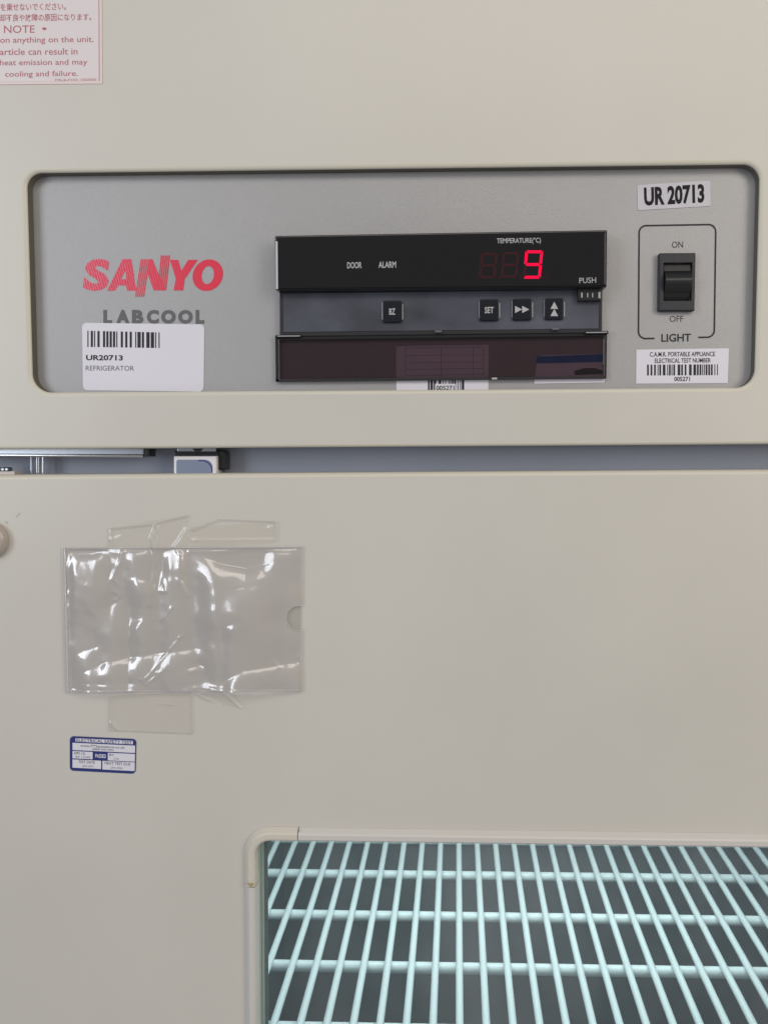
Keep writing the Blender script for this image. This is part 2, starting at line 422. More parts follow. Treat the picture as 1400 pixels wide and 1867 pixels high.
for ch, wd, ga in (('L', 16, 7), ('A', 25, 4), ('B', 21, 6), ('C', 22, 4), ('O', 27, 4), ('O', 27, 5), ('L', 16, 0)):
    ml.text(ch, ((_x, 565), (_x+wd, 564.8), (_x+wd, 590.3), (_x, 590.5)), YP, INKG, 0.06); _x += wd+ga
ml.build('model_lettering', panel)

# switch outline and lettering
so = MB()
ol = round_poly([(1164.6, 411.6), (1304.2, 409.2), (1301.3, 614.6), (1163.2, 617.6)], 13, 8)
wl = wpoly(ol, YP); a = offset(wl, 0.00045); c = offset(wl, -0.00045)
for i in range(len(wl)):
    j = (i+1) % len(wl)
    if i >= 26 and ol[i][1] > 600 and ol[j][1] > 600 and abs(ol[i][0]-ol[j][0]) > 30: continue   # the gap for the word below
    so.mesh([(p.x, YP, p.y) for p in (a[i], a[j], c[j], c[i])], [(0, 1, 2, 3)], INKB)
so.line_px((1176, 617.3), (1192.5, 617.0), 3.0, YP, INKB); so.line_px((1272, 615.2), (1290, 614.8), 3.0, YP, INKB)
so.text('ON', ((1224.5, 440.5), (1244.5, 440), (1244.5, 451.5), (1224.5, 452)), YP, INKB, 0.0)
so.text('OFF', ((1220, 576), (1245, 575.5), (1245, 586.5), (1220, 587)), YP, INKB, 0.0)
so.text('LIGHT', ((1205, 609), (1259, 608), (1259, 622.5), (1205, 623.5)), YP, INKB, 0.02)
so.build('switch_lettering', panel)

# light switch
sw = MB()
sq = round_poly([(1201, 461.5), (1267.5, 461), (1265.5, 567), (1200, 567)], 2, 3)
sl = wpoly(sq, 0.0035); well = wpoly([(1208.5, 479), (1261.5, 478.5), (1259.5, 549), (1208.5, 549)], 0.0035)
wi = offset(well, 0.0)
sw.strip(sl, PD, sl, 0.0038, SWITCH); so_ = offset(sl, -0.0006); sw.strip(sl, 0.0038, so_, 0.0032, SWITCH)
sw.flat(so_, 0.0032, SWITCH, [wi]); sw.strip(wi, 0.0032, wi, PD+0.004, BLACK); sw.flat(wi, PD+0.0012-0.0002, BLACK)
switch = sw.build('light_switch', fridge)
rk = MB()
# rocker: profile along height, upper part tipped in, belly proud
w0, w1 = well[0], well[2]
xa, xb = w0.x+0.0006, w1.x-0.0006
zt, zb = w0.y-0.0004, w1.y+0.0004
n = 40; prf = []
for k in range(n+1):
    t = k/n; z = zt+(zb-zt)*t
    if t < 0.20: y = 0.0050-0.0012*(t/0.20)
    elif t < 0.80: u = (t-0.20)/0.60; y = 0.0038-0.0040*math.sin(u*math.pi)
    else: y = 0.0038+0.0022*((t-0.80)/0.20)
    prf.append((z, y))
for (z1, y1), (z2, y2) in zip(prf, prf[1:]):
    rk.face([(xa, y1, z1), (xb, y1, z1), (xb, y2, z2), (xa, y2, z2)], ROCKER)
    for x in (xa, xb): rk.face([(x, y1, z1), (x, PD, z1), (x, PD, z2), (x, y2, z2)], ROCKER)
rk.build('rocker', switch)

# ------------------------------------------------------------------ temperature controller
ctrl = MB()
body = wpoly([(509, 520), (1098.5, 512), (1097.5, 606), (509.5, 613)], 0.0025)
ctrl.plate(body, 0.0032, PD, FRAME, 0.0003)
controller = ctrl.build('temperature_controller', fridge)
# upper window
YW = -0.0040
dw = MB()
wpx = round_poly([(500.6, 429.5), (1106.8, 418.8), (1105.6, 523.5), (502.2, 528.8)], [4, 3, 2, 2], 4)
dw.plate(wpoly(wpx, YW), YW, PD-0.0003, GLOSS, 0.0009, seg=4)
yt = YW-0.0001
dw.text('DOOR', ((633, 478), (659.5, 477.5), (659.5, 489), (633, 489.5)), yt, INKW, 0.02)
dw.text('ALARM', ((690, 477), (722, 476.5), (722, 488), (690, 488.5)), yt, INKW, 0.02)
dw.text('TEMPERATURE(°C)', ((905.5, 434), (985.5, 433), (985.5, 445), (905.5, 446.5)), yt, INKW, 0.012)
dw.text('PUSH', ((1055.5, 506.5), (1086, 505.5), (1086, 515.5), (1055.5, 516.5)), yt, INKW, 0.0)
for x in (738, 752):
    pass
dwo = dw.build('display_window', controller)
EDG = MB()
EDG.poly_px([(502.6, 440), (506.2, 440), (507.0, 527), (503.4, 527)], YW-0.00015, EDGE_GLINT)
EDG.build('edge_highlight', controller); EDG = MB()
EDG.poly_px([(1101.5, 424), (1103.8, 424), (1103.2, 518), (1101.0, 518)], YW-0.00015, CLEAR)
EDG.build('edge_highlight', controller)
# seven-segment digits
def digit(x0, y0, x1, y1, on, seg_on, seg_off, name):
    d = MB(); w, h = x1-x0, y1-y0; sh = 0.10*h
    def q(u, v): return (x0+u*w+(0.5-v)*sh, y0+v*h)
    t = 0.155; tv = 0.10; g = 0.015
    S = {'a': [(.06, 0), (1-.06, 0), (1-t, tv), (t, tv)], 'g': [(.08, .5), (t, .5-tv/2), (1-t, .5-tv/2), (1-.08, .5), (1-t, .5+tv/2), (t, .5+tv/2)],
         'd': [(t, 1-tv), (1-t, 1-tv), (1-.06, 1), (.06, 1)], 'f': [(0, .03), (t, tv+.02), (t, .5-tv/2-.02), (.02, .5-g), (0, .48)],
         'b': [(1, .03), (1, .48), (1-.02, .5-g), (1-t, .5-tv/2-.02), (1-t, tv+.02)],
         'e': [(0, .52), (.02, .5+g), (t, .5+tv/2+.02), (t, 1-tv-.02), (0, .97)],
         'c': [(1, .52), (1, .97), (1-t, 1-tv-.02), (1-t, .5+tv/2+.02), (1-.02, .5+g)]}
    for k, pts in S.items(): d.poly_px([q(*p) for p in pts], yt, seg_on if k in on else seg_off)
    d.poly_px([q(1.22+.08*math.cos(t_), .96+.045*math.sin(t_)) for t_ in [2*math.pi*i/10 for i in range(10)]], yt, seg_off)
    return d.build(name, controller)
d1 = digit(874.5, 461, 905, 507.5, '', LED, LEDOFF, 'digit')
d2 = digit(914, 459.5, 944.5, 506.5, '', LED, LEDOFF, 'digit')
d3 = digit(955, 456.5, 987.5, 508, 'abcdfg', LED, LEDOFF, 'digit')
for d in (d1, d2): d['label'] = 'unlit red seven segment digit'
d3['label'] = 'glowing red digit nine'
# keypad plate and keys
kp = MB()
kpx = [(516, 535), (1092, 528), (1090.5, 599), (517, 605.5)]
kp.plate(wpoly(kpx, 0.0028), 0.0028, 0.0031, SATIN, 0.0001, seg=1)
kp.build('keypad_plate', controller)
def key(x0, y0, x1, y1, kind):
    k = MB(); pxs = round_poly([(x0, y0), (x1, y0-.6), (x1, y1-.6), (x0, y1)], 4, 4)
    k.plate(wpoly(pxs, 0.0012), 0.0012, 0.0028, BUTTON, 0.0005, seg=3)
    y = 0.0011; cx, cy = (x0+x1)/2, (y0+y1)/2
    if kind in ('BZ', 'SET'):
        w = 5.6 if kind == 'BZ' else 8.2
        k.text(kind, ((cx-w, cy-5.5), (cx+w, cy-5.8), (cx+w, cy+5.8), (cx-w, cy+6)), y, INKW, 0.025)
    elif kind == 'right':
        for dx in (-13, 0): k.poly_px([(cx+dx, cy-6.5), (cx+dx+13, cy), (cx+dx, cy+6.5)], y, INKW)
    else:
        for dy in (0, 13): k.poly_px([(cx, cy-13+dy), (cx+7, cy+dy), (cx-7, cy+dy)], y, INKW)
    # highlights painted beside the left and right key edges
    k.poly_px([(x0-1.6, y0+4), (x0+.4, y0+3), (x0+.4, y1-5), (x0-1.6, y1-6)], 0.0026, GLINT_BITS)
    k.poly_px([(x1+.6, y0+6), (x1+2.4, y0+7), (x1+2.4, y1-6), (x1+.6, y1-5)], 0.0026, GLINT_BITS)
    return k.build('button', controller)
GLINT_BITS = mat('glints_and_bits', (0.42, 0.43, 0.46), 0.3)
key(697.5, 548, 732.5, 588, 'BZ')['label'] = 'square black button marked BZ'
key(874, 545.5, 909, 585, 'SET')['label'] = 'square black button marked SET'
key(934, 544.5, 969, 584, 'right')['label'] = 'square black button with two right arrows'
key(993, 543.5, 1027, 583, 'up')['label'] = 'square black button with two up arrows'
# catch under PUSH
ct = MB()
ct.plate(wpoly([(1053, 525), (1096, 524.3), (1095.5, 547.8), (1053, 548.4)], -0.0005), -0.0005, 0.0027, BLACK, 0.0005)
for x, w, h in ((1059, 2.4, 9), (1070, 1.6, 8), (1079, 1.6, 8), (1090.5, 3.2, 11)):
    ct.poly_px([(x, 538-h/2), (x+w, 538-h/2), (x+w, 538+h/2), (x, 538+h/2)], -0.0006, GLINT_BITS)
ct.build('catch', controller)
# smoked flap hanging open
fl = MB()
YF = 0.0044
fpx = round_poly([(502, 611.5), (1106, 604.0), (1104.6, 690.5), (503, 696.2)], 2, 3)
fw = wpoly(fpx, YF)
fl.flat(fw, YF, SMOKED); fl.strip(fw, YF, fw, YF+0.0012, FRAME)
fl.poly_px([(502, 611.5), (1106, 604), (1106, 612), (502, 619.5)], YF-.0003, BLACK)
fl.poly_px([(502.2, 617), (508, 617), (508.4, 696), (503, 696)], YF-.0002, BLACK)
fl.poly_px([(503, 691.5), (1104.6, 686.0), (1104.6, 690.4), (503, 696.1)], YF-.0002, FRAME)
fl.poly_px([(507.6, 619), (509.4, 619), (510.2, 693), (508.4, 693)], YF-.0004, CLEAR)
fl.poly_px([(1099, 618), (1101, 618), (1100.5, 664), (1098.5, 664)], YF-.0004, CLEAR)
fl.poly_px([(1103, 612), (1106, 612), (1105, 688), (1102, 688)], YF-.0002, BLACK)
flap = fl.build('cover_flap', controller)
hp = MB()
for xs in ((504, 549, 613.4), (1066, 1108, 606.8)):
    p0, p1 = P(xs[0], xs[2]+.4, .0034), P(xs[1], xs[2]-.3, .0034)
    hp.tube([(p0.x, .0034, p0.y), (p1.x, .0034, p1.y)], 0.0009, BLACK, 10)
    hp.line_px((xs[0]+2, xs[2]-.6), (xs[1]-2, xs[2]-1.0), 1.5, .0023, GLINT_BITS)  # highlight painted along the pin as a pale line
    hp.build('hinge_pin', controller); hp = MB()
for x, y in ((799, 604.5), (1012, 600)):
    p = P(x, y, .002); hp = MB(); hp.box(p.x-.0018, p.x+.0018, .0012, .0032, p.y-.0005, p.y+.0005, INKG); hp.build('clip_tab', controller)
p = P(901, 690, YF); hp = MB(); hp.box(p.x-.0014, p.x+.0014, YF-.0008, YF+.0002, p.y-.0006, p.y+.0004, INKW); hp.build('clip_tab', controller)

# ------------------------------------------------------------------ cabinet behind the gap and interior
win_px = [(468.5, 1527), (1780, 1545), (1770, 2420), (474, 2420)]
win = wpoly(round_poly(win_px, [26, 26, 26, 26], 12), 0.0)
cb = MB()
comp = [Vector((-0.20, -0.115)), Vector((0.44-.05, -0.115)), Vector((0.44-.05, -0.96)), Vector((-0.20, -0.96))]
GAPY = 0.020
cb.flat([Vector((X0, ZTOP)), Vector((X1, ZTOP)), Vector((X1, ZBOT)), Vector((X0, ZBOT))], GAPY+.003, CABIN, [comp])
cb.box(X0, X1, GAPY+.46, GAPY+.47, ZBOT, ZTOP, CABIN)
for x in (X0, X1): cb.face([(x, GAPY+.003, ZBOT), (x, GAPY+.003, ZTOP), (x, GAPY+.46, ZTOP), (x, GAPY+.46, ZBOT)], PAINT)
for z in (ZTOP, ZBOT): cb.face([(X0, GAPY+.003, z), (X1, GAPY+.003, z), (X1, GAPY+.46, z), (X0, GAPY+.46, z)], PAINT)
cb.build('cabinet', fridge)
ln = MB()
ln.strip(comp, GAPY+.003, comp, 0.43, LINER); ln.flat(comp, 0.43, LINER)
ln.build('interior_liner', fridge)

# hinge hardware seen in the gap
hg = MB()
def slab(x0, y0, x1, y1, Yf, Yb, mt, bev=0.0003, target=None):
    (target or hg).plate(wpoly([(x0, y0), (x1, y0), (x1, y1), (x0, y1)], Yf), Yf, Yb, mt, bev, seg=3)
slab(-60, 815, 264, 831, 0.010, 0.017, STEEL, 0.001)
slab(264, 816, 273, 832.5, 0.009, 0.018, BLACK, 0.0005)
p0, p1 = P(-60, 829.5, .0085), P(262, 831.5, .0085)
hg.tube([(p0.x, .0085, p0.y), (p1.x, .0085, p1.y)], 0.0009, CHROME, 12)
for x, w in ((58, 5), (70, 8), (79, 3)):
    q0, q1 = P(x, 833, .014), P(x, 862, .014)
    hg.tube([(q0.x, .014, q0.y), (q1.x, .014, q1.y)], w*MM/2*1.05, STEEL if w > 4 else CHROME, 12)
hinge = hg.build('hinge', fridge)
sc = MB()
q = P(4, 852, .006)
for x in (-7, 0, 7): 
    q = P(x+2, 852, .006); sc.dome(q.x, q.y-.0012, .008, [(.0011, .004), (.0011, 0), (.0007, -.0004)], STEEL, 16)
q = P(2, 862, .006); sc.box(q.x-.01, q.x+.0085, .005, .012, q.y-.003, q.y+.0008, CAPM)
sc.build('hinge_screw', hinge)
lt = MB()
slab(323, 815, 394, 823.5, 0.009, 0.018, STEEL, 0.0006, lt)
lt.poly_px([(351, 818), (371, 817.6), (366, 823), (356, 823)], 0.0088, BLACK)
slab(318, 822.5, 400, 833, 0.012, 0.019, BLACK, 0.0005, lt)
ALU = mat('bright_latch_metal', (0.74, 0.73, 0.76), 0.28); ALUB = mat('latch_face', (0.27, 0.32, 0.44), 0.25, metal=0.4)
slab(316.5, 831.5, 395, 872, 0.0085, 0.019, ALU, 0.0010, lt)
lt.poly_px(round_poly([(322, 838), (388, 838), (388, 872), (322, 872)], [4, 14, 0, 0], 6), 0.00845, ALUB)  # bluish reflection on the metal is put into the face colour
arc = [(367+20*math.cos(t), 858+18.5*math.sin(t)) for t in [math.radians(-105+115*k/14) for k in range(15)]]
for a_, c_ in zip(arc, arc[1:]): lt.line_px(a_, c_, 2.2, 0.0084, BLUE)
lt.plate(wpoly(round_poly([(397, 820), (413, 820), (413, 857), (397, 857)], [1, 9, 1, 1], 6), .012), .012, .019, BLACK, .0008)
lt.build('latch_bracket', fridge)

# ------------------------------------------------------------------ door
dr = MB()
dt = [P(-1500, 876.2, 0), P(2400, 849.3, 0)]
td = 0.0026
TW = 0.0066                                    # trim width
trim_out = offset(win, TW)
l, r_ = line_at(dt, X0), line_at(dt, X1)
dr.flat([l-Vector((0, td)), r_-Vector((0, td)), Vector((X1, ZBOT)), Vector((X0, ZBOT))], 0, PAINT, [offset(win, TW-0.0012)])
pts = [(td*(1-math.sin(t)), td*(1-math.cos(t))) for t in [math.pi/2*k/8 for k in range(9)]]
for k in range(8):
    (o1, y1), (o2, y2) = pts[k], pts[k+1]
    dr.face([(l.x, y1, l.y-o1), (r_.x, y1, r_.y-o1), (r_.x, y2, r_.y-o2), (l.x, y2, l.y-o2)], EDGE)
dr.face([(l.x, td, l.y), (r_.x, td, r_.y), (r_.x, .016, r_.y), (l.x, .016, l.y)], PAINT)
dr.flat([l, r_, Vector((X1, ZBOT)), Vector((X0, ZBOT))], 0.019, CABIN, [offset(win, 0.001)])
for v in (l, r_): dr.face([(v.x, td, v.y), (v.x, .019, v.y), (v.x, .019, ZBOT), (v.x, td, ZBOT)], PAINT)
dr.face([(X0, 0, ZBOT), (X1, 0, ZBOT), (X1, .019, ZBOT), (X0, .019, ZBOT)], PAINT)
dr.face([(l.x, .016, l.y), (r_.x, .016, r_.y), (r_.x, .019, r_.y), (l.x, .019, l.y)], GASKET)
# well walls behind the trim
dr.strip(win, 0.003, win, 0.019, WELL)
door = dr.build('door', fridge)
# window trim: corner piece and straight runs are separate mouldings
TP = [(TW, 0.0002), (TW-0.0001, -0.0008), (TW-0.0022, -0.0034), (TW-0.0030, -0.0040), (0.0010, -0.0040), (0.0002, -0.0034), (0.0, -0.0022), (0.0, 0.0045)]
N = len(win)
# find the loop stations for the corner piece ends: x=545 on the top run, y=1610 on the left run
cTL = win[:13]                                  # arc of the first (top-left) corner, from left run to top run
pl_, pt_ = P(469, 1610, 0), P(545, 1528, 0)
q0 = Vector((cTL[0].x+(pl_.y-cTL[0].y)*((win[-1].x-cTL[0].x)/(win[-1].y-cTL[0].y)), pl_.y))
q1 = Vector((pt_.x, cTL[-1].y+(pt_.x-cTL[-1].x)*((win[13].y-cTL[-1].y)/(win[13].x-cTL[-1].x))))
tc = MB(); tc.sweep([q0]+cTL+[q1], [(o+(0.0002 if i < 5 else 0), y-0.0002) for i, (o, y) in enumerate(TP)], TRIMC, closed=False)
tcn = tc.build('trim_corner', door); tcn['label'] = 'slightly yellowed rounded corner moulding'
g = 0.00035
tt = MB(); tt.sweep([q1+Vector((g, 0))]+[win[13]], TP, TRIM, closed=False)
tt.build('window_trim', door)
tl = MB(); tl.sweep([win[-1], q0-Vector((0, g))], TP, TRIM, closed=False)
# chipped notch at the joint
tl.build('window_trim', door)
rest = MB(); rest.sweep(win[13:], TP, TRIM, closed=False); rest.build('window_trim', door)
# seam shadow gaps
sm = MB()
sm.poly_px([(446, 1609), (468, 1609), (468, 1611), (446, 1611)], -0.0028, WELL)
CHIP = mat('old_glue', (0.40, 0.32, 0.15), 0.6)
sm.poly_px([(450, 1610.4), (464, 1610.2), (461, 1614.5), (458.5, 1619), (455, 1615)], -0.0046, CHIP)
sm.build('seam', door); sm = MB()
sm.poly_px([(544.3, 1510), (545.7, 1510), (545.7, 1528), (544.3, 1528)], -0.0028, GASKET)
sm.build('seam', door)
# glazing
gl = MB(); gl.flat(offset(win, 0.002), 0.0080, GLASS); gl.build('window_glass', door)
spc = MB()
a_ = offset(win, 0.001); c_ = offset(win, -0.0012); d_ = offset(win, -0.0034)
spc.strip(a_, 0.0092, c_, 0.0092, SPACER); spc.strip(c_, 0.0092, c_, 0.0110, SPACER); spc.strip(c_, 0.0112, d_, 0.0112, GASKET)
spc.build('glass_spacer', door)
# round cap on the door, cut by the left edge
cp = MB(); c0 = P(-21, 985, -0.003)
R = 35*MM*0.985
cp.dome(c0.x, c0.y, 0.0, [(R*1.0, 0.0), (R*0.99, -0.0028), (R*0.93, -0.0042), (R*0.80, -0.0052), (R*0.55, -0.0060), (R*0.25, -0.0064), (R*.02, -0.0065)], CAPM)
cp.build('round_cap', door)
SCUFF = mat('scuff_dirt', (0.33, 0.31, 0.28), 0.6)
for i_, (pts_, w_) in enumerate([([(10, 951), (13, 952), (15, 955)], 1.4), ([(30, 943), (35, 938), (37, 935)], 1.0), ([(476, 318.2), (481, 318.6)], 2.0)]):
    sf = MB()
    for a_, c_ in zip(pts_, pts_[1:]): sf.line_px(a_, c_, w_, -0.0001-.00002*i_, SCUFF)
    if i_ < 2: sf.build('scuff_mark', door)

# ------------------------------------------------------------------ wire shelf inside
SH = -0.385
shelf = empty('wire_shelf', (0.09, 0.22, SH-.01))
tag(shelf, 'white coated wire shelf seen through the glass door', 'shelf')
SP, WR, CR = 0.01780, 0.00265, 0.0040
proto = None
for k in range(-10, 22):
    x = 0.0006+k*SP
    if proto is None:
        w = MB(); w.tube([(x, 0.062, SH), (x, 0.40, SH)], WR, SHELF, 12); proto = w.build('wire', shelf)
        px0 = x
    else:
        o = proto.copy(); COL.objects.link(o); o.parent = shelf; o.location = Vector(proto.location)+Vector((x-px0, 0, 0))
cbp = None
for Zc in (0.4955, 0.5580, 0.6213, 0.6834, 0.7455, 0.805):
    y = Zc-DIST
    if cbp is None:
        w = MB(); w.tube([(-0.186, y, SH-.0060), (0.379, y, SH-.0060)], CR, SHELF, 16); cbp = w.build('crossbar', shelf); y0 = y
    else:
        o = cbp.copy(); COL.objects.link(o); o.parent = shelf; o.location = Vector(cbp.location)+Vector((0, y-y0, 0))

# ------------------------------------------------------------------ labels and stickers
def sheet(mb, pts, Y, mt, th=0.00012): mb.plate(wpoly(pts, Y), Y, Y+th, mt)
YB = PD-0.00030; YI = YB-0.00008          # label face / print on the panel
# bold number sticker
s = MB(); Q = ((1161, 337.5), (1294, 329), (1295, 375.5), (1162, 383.5))
sheet(s, round_poly(Q, 2, 3), YB, LBL2)
s.text('UR 20713', ((1173, 341.5), (1283, 335), (1283.5, 370), (1174, 376)), YI, INKBLK, 0.042)
tag(s.build('number_sticker'), 'pale sticker with bold black UR 20713 above the light switch', 'sticker')
# white rounded barcode label
s = MB(); Q = ((150, 588.5), (373, 591.5), (371.5, 714), (152, 711.5))
sheet(s, round_poly(Q, 8, 6), YB, LBL)
s.bars(((160, 603), (291.5, 606), (291.5, 634.5), (160, 632.5)), YI, INKB, 3, 19)
s.text('UR20713', ((157.5, 647), (224.5, 647.5), (224.5, 657.5), (157.5, 657)), YI, INKB, 0.03)
s.text('REFRIGERATOR', ((157, 666.5), (245, 667), (245, 676), (157, 675.5)), YI, INKG, 0.0)
tag(s.build('asset_label'), 'white rounded barcode label reading UR20713 REFRIGERATOR under the grey lettering', 'label')
# appliance test barcode sticker
s = MB(); Q = ((1159.5, 637.5), (1328, 635), (1326, 698.5), (1159, 699.5))
sheet(s, Q, YB, LBL)
s.text('C.A.M.R. PORTABLE APPLIANCE', ((1184, 641.8), (1303, 641), (1303, 649.5), (1184, 650.3)), YI, INKB, 0.015)
s.text('ELECTRICAL TEST NUMBER', ((1193, 653.5), (1295, 652.7), (1295, 661), (1193, 661.8)), YI, INKB, 0.015)
s.bars(((1179, 664.8), (1308, 664.2), (1308, 684), (1179, 684.6)), YI, INKB, 11, 24)
s.text('005271', ((1228.5, 687), (1257, 686.8), (1257, 695), (1228.5, 695.2)), YI, INKB, 0.02)
tag(s.build('test_label'), 'small white barcode sticker headed PORTABLE APPLIANCE below the light switch', 'label')
# label behind the flap
s = MB(); Q = ((722, 631), (891, 628.5), (890, 712.5), (722.5, 713.5))
sheet(s, Q, YB, LBL)
for x in (739, 804, 862, 881): s.line_px((x, 634), (x, 684), 0.8, YI, LINEK)
for y in (634, 648, 661, 673, 684): s.line_px((739, y+.6), (881, y-1.4), 0.7, YI, LINEK)
s.bars(((780, 690), (846, 689.5), (846, 713), (780, 713)), YI, INKB, 5, 13)
s.poly_px([(793, 700), (830, 700), (830, 713), (793, 713)], YI-.00005, LBL)
s.text('005271', ((795, 703), (828, 703), (828, 711.5), (795, 711.5)), YI-.0001, INKB, 0.02)
tag(s.build('form_label'), 'white ruled label with barcode half hidden behind the smoked flap', 'label')
s = MB(); Q = round_poly(((980, 648), (1102, 645), (1102, 697.5), (973, 699.5)), [12, 2, 2, 2], 5)
sheet(s, Q, YB, LBL)
s.poly_px([(979, 650), (1100, 645.5), (1100, 660), (977, 662.5)], YI, BLUE2)
s.poly_px([(1046, 676), (1066, 671), (1084, 671), (1099, 676), (1098, 682), (1048, 684)], YI, INKG)
tag(s.build('blue_label'), 'white sticker with a blue band behind the right end of the smoked flap', 'label')
# red warning label at the top left corner of the picture
s = MB(); YL = -0.00030; YLI = -0.00040
Q = round_poly(((-330, -160), (185.5, -160), (187, 152.5), (-330, 157)), 2, 3)
sheet(s, Q, YL, NOTEEDGE)
s.poly_px([(-322, -152), (179.0, -152), (180.5, 147.5), (-322, 151)], YLI+.00005, NOTE)
s.line_px((180.2, -150), (181.7, 148), 0.9, YLI, INKNOTE)
s.text('を乗せないでください。', ((1.5, 6.5), (121, 5), (121, 18.5), (1.5, 20)), YLI, INKNOTE, 0.012)
s.text('却不良や故障の原因になります。', ((0.5, 26), (167, 24), (167, 37.5), (0.5, 39.5)), YLI, INKNOTE, 0.012)
s.text('NOTE', ((8, 46.5), (64, 46), (64, 59.8), (8, 60.5)), YLI, INKNOTE, 0.004)
s.poly_px([(76.5, 52.3), (81.5, 49), (86.5, 52.3), (81.5, 55.6)], YLI, INKNOTE)
s.text('on anything on the unit.', ((1, 67.5), (171, 66), (171, 80), (1, 81.5)), YLI, INKNOTE, 0.006)
s.text('article can result in', ((0.5, 88.5), (142, 87.5), (142, 99.5), (0.5, 100.5)), YLI, INKNOTE, 0.006)
s.text('heat emission and may', ((0.5, 109), (160, 107.5), (160, 121), (0.5, 122.5)), YLI, INKNOTE, 0.006)
s.text('cooling and failure.', ((10, 130), (142.5, 128.5), (142.5, 141.5), (10, 143)), YLI, INKNOTE, 0.006)
s.text('7FB-B-P103 1300000', ((100, 144), (176, 142.7), (176, 147), (100, 148.2)), YLI, INKNOTE, 0.0)
tag(s.build('warning_label'), 'pink white label with red Japanese and English note at the upper left corner', 'label')
# blue bordered safety sticker on the door
s = MB(); BQ = ((128, 1342), (249, 1347.5), (247.5, 1411), (128, 1405))
sheet(s, round_poly(BQ, 7, 5), YL, BLUE)
f = quad_at(BQ)
def bx(u0, v0, u1, v1, mt, y): s.poly_px([f(u0, v0), f(u1, v0), f(u1, v1), f(u0, v1)], y, mt)
def bt(t_, u0, v0, u1, v1, mt, y, bold=0.01): s.text(t_, (f(u0, v0), f(u1, v0), f(u1, v1), f(u0, v1)), y, mt, bold)
y1_, y2_ = YLI+.00004, YLI-.00002
bx(.085, .055, .95, .155, LBL, y1_)
for (u0, v0, u1, v1) in ((.04, .19, .985, .40), (.04, .43, .345, .64), (.575, .43, .985, .65), (.04, .67, .475, .91), (.495, .67, .985, .92)): bx(u0, v0, u1, v1, LBL, y1_)
bx(.36, .40, .575, .665, BLUE, y2_)
bt('ELECTRICAL SAFETY TEST', .10, .065, .935, .15, BLUE, y2_)
bt('www.PTSassistance.co.uk', .16, .225, .83, .295, INKB, y2_, 0)
bt('(0800 000 000)', .34, .32, .66, .385, INKB, y2_, 0)
bt('APPL I.D.', .06, .455, .24, .52, INKB, y2_, 0); bt('BY 12345', .09, .56, .31, .62, INKG, y2_, 0)
bt('BY:', .60, .455, .67, .52, INKB, y2_, 0); bt('010', .67, .57, .74, .62, INKG, y2_, 0)
bt('PASSED', .385, .48, .55, .59, LBL, y2_-.00003, 0.02)
bt('TEST DATE', .13, .69, .38, .77, INKB, y2_, 0); bt('JAN 2023', .19, .82, .36, .89, INKG, y2_, 0)
bt('NEXT TEST DUE', .53, .69, .92, .77, INKB, y2_, 0); bt('JAN 2024', .62, .83, .80, .90, INKG, y2_, 0)
tag(s.build('safety_sticker'), 'small navy bordered electrical safety test sticker on the door under the clear pocket', 'sticker')

# ------------------------------------------------------------------ clear pocket and tapes
def dist_poly(X, Y, pl_):
    d = np.full(X.shape, 1e9)
    for (ax, ay), (bx_, by_) in zip(pl_, pl_[1:]):
        vx, vy = bx_-ax, by_-ay; L2 = vx*vx+vy*vy
        t = np.clip(((X-ax)*vx+(Y-ay)*vy)/L2, 0, 1)
        d = np.minimum(d, np.hypot(X-ax-t*vx, Y-ay-t*vy))
    return d
def smooth_noise(X, Y, scale, seed):
    r = np.random.default_rng(seed); out = np.zeros(X.shape)
    for _ in range(14):
        a = r.uniform(0, 2*math.pi); f_ = r.uniform(.5, 1.6)/scale; ph = r.uniform(0, 6.28)
        out += np.sin((X*math.cos(a)+Y*math.sin(a))*f_*2*math.pi+ph)
    return out/14
def film_grid(quad, nu, nv, hfun, Y0, mt, inside=None):
    q = quad_at(quad); U, V = np.meshgrid(np.linspace(0, 1, nu), np.linspace(0, 1, nv))
    PX = np.zeros(U.shape); PY = np.zeros(U.shape)
    (ax, ay), (bx_, by_), (cx, cy), (dx, dy) = quad
    PX = (ax*(1-U)+bx_*U)*(1-V)+(dx*(1-U)+cx*U)*V; PY = (ay*(1-U)+by_*U)*(1-V)+(dy*(1-U)+cy*U)*V
    H = hfun(PX, PY, U, V)
    vs = []; 
    for j in range(nv):
        for i in range(nu):
            p = P(PX[j, i], PY[j, i], Y0); vs.append((p.x, Y0-H[j, i], p.y))
    fs = []
    for j in range(nv-1):
        for i in range(nu-1):
            if inside is not None and not inside((PX[j, i]+PX[j+1, i+1])/2, (PY[j, i]+PY[j+1, i+1])/2): continue
            fs.append((j*nu+i, j*nu+i+1, (j+1)*nu+i+1, (j+1)*nu+i))
    mb = MB(); mb.mesh(vs, fs, mt, True); return mb
PQ = ((115, 998), (551, 996), (549.5, 1260), (121.5, 1263))
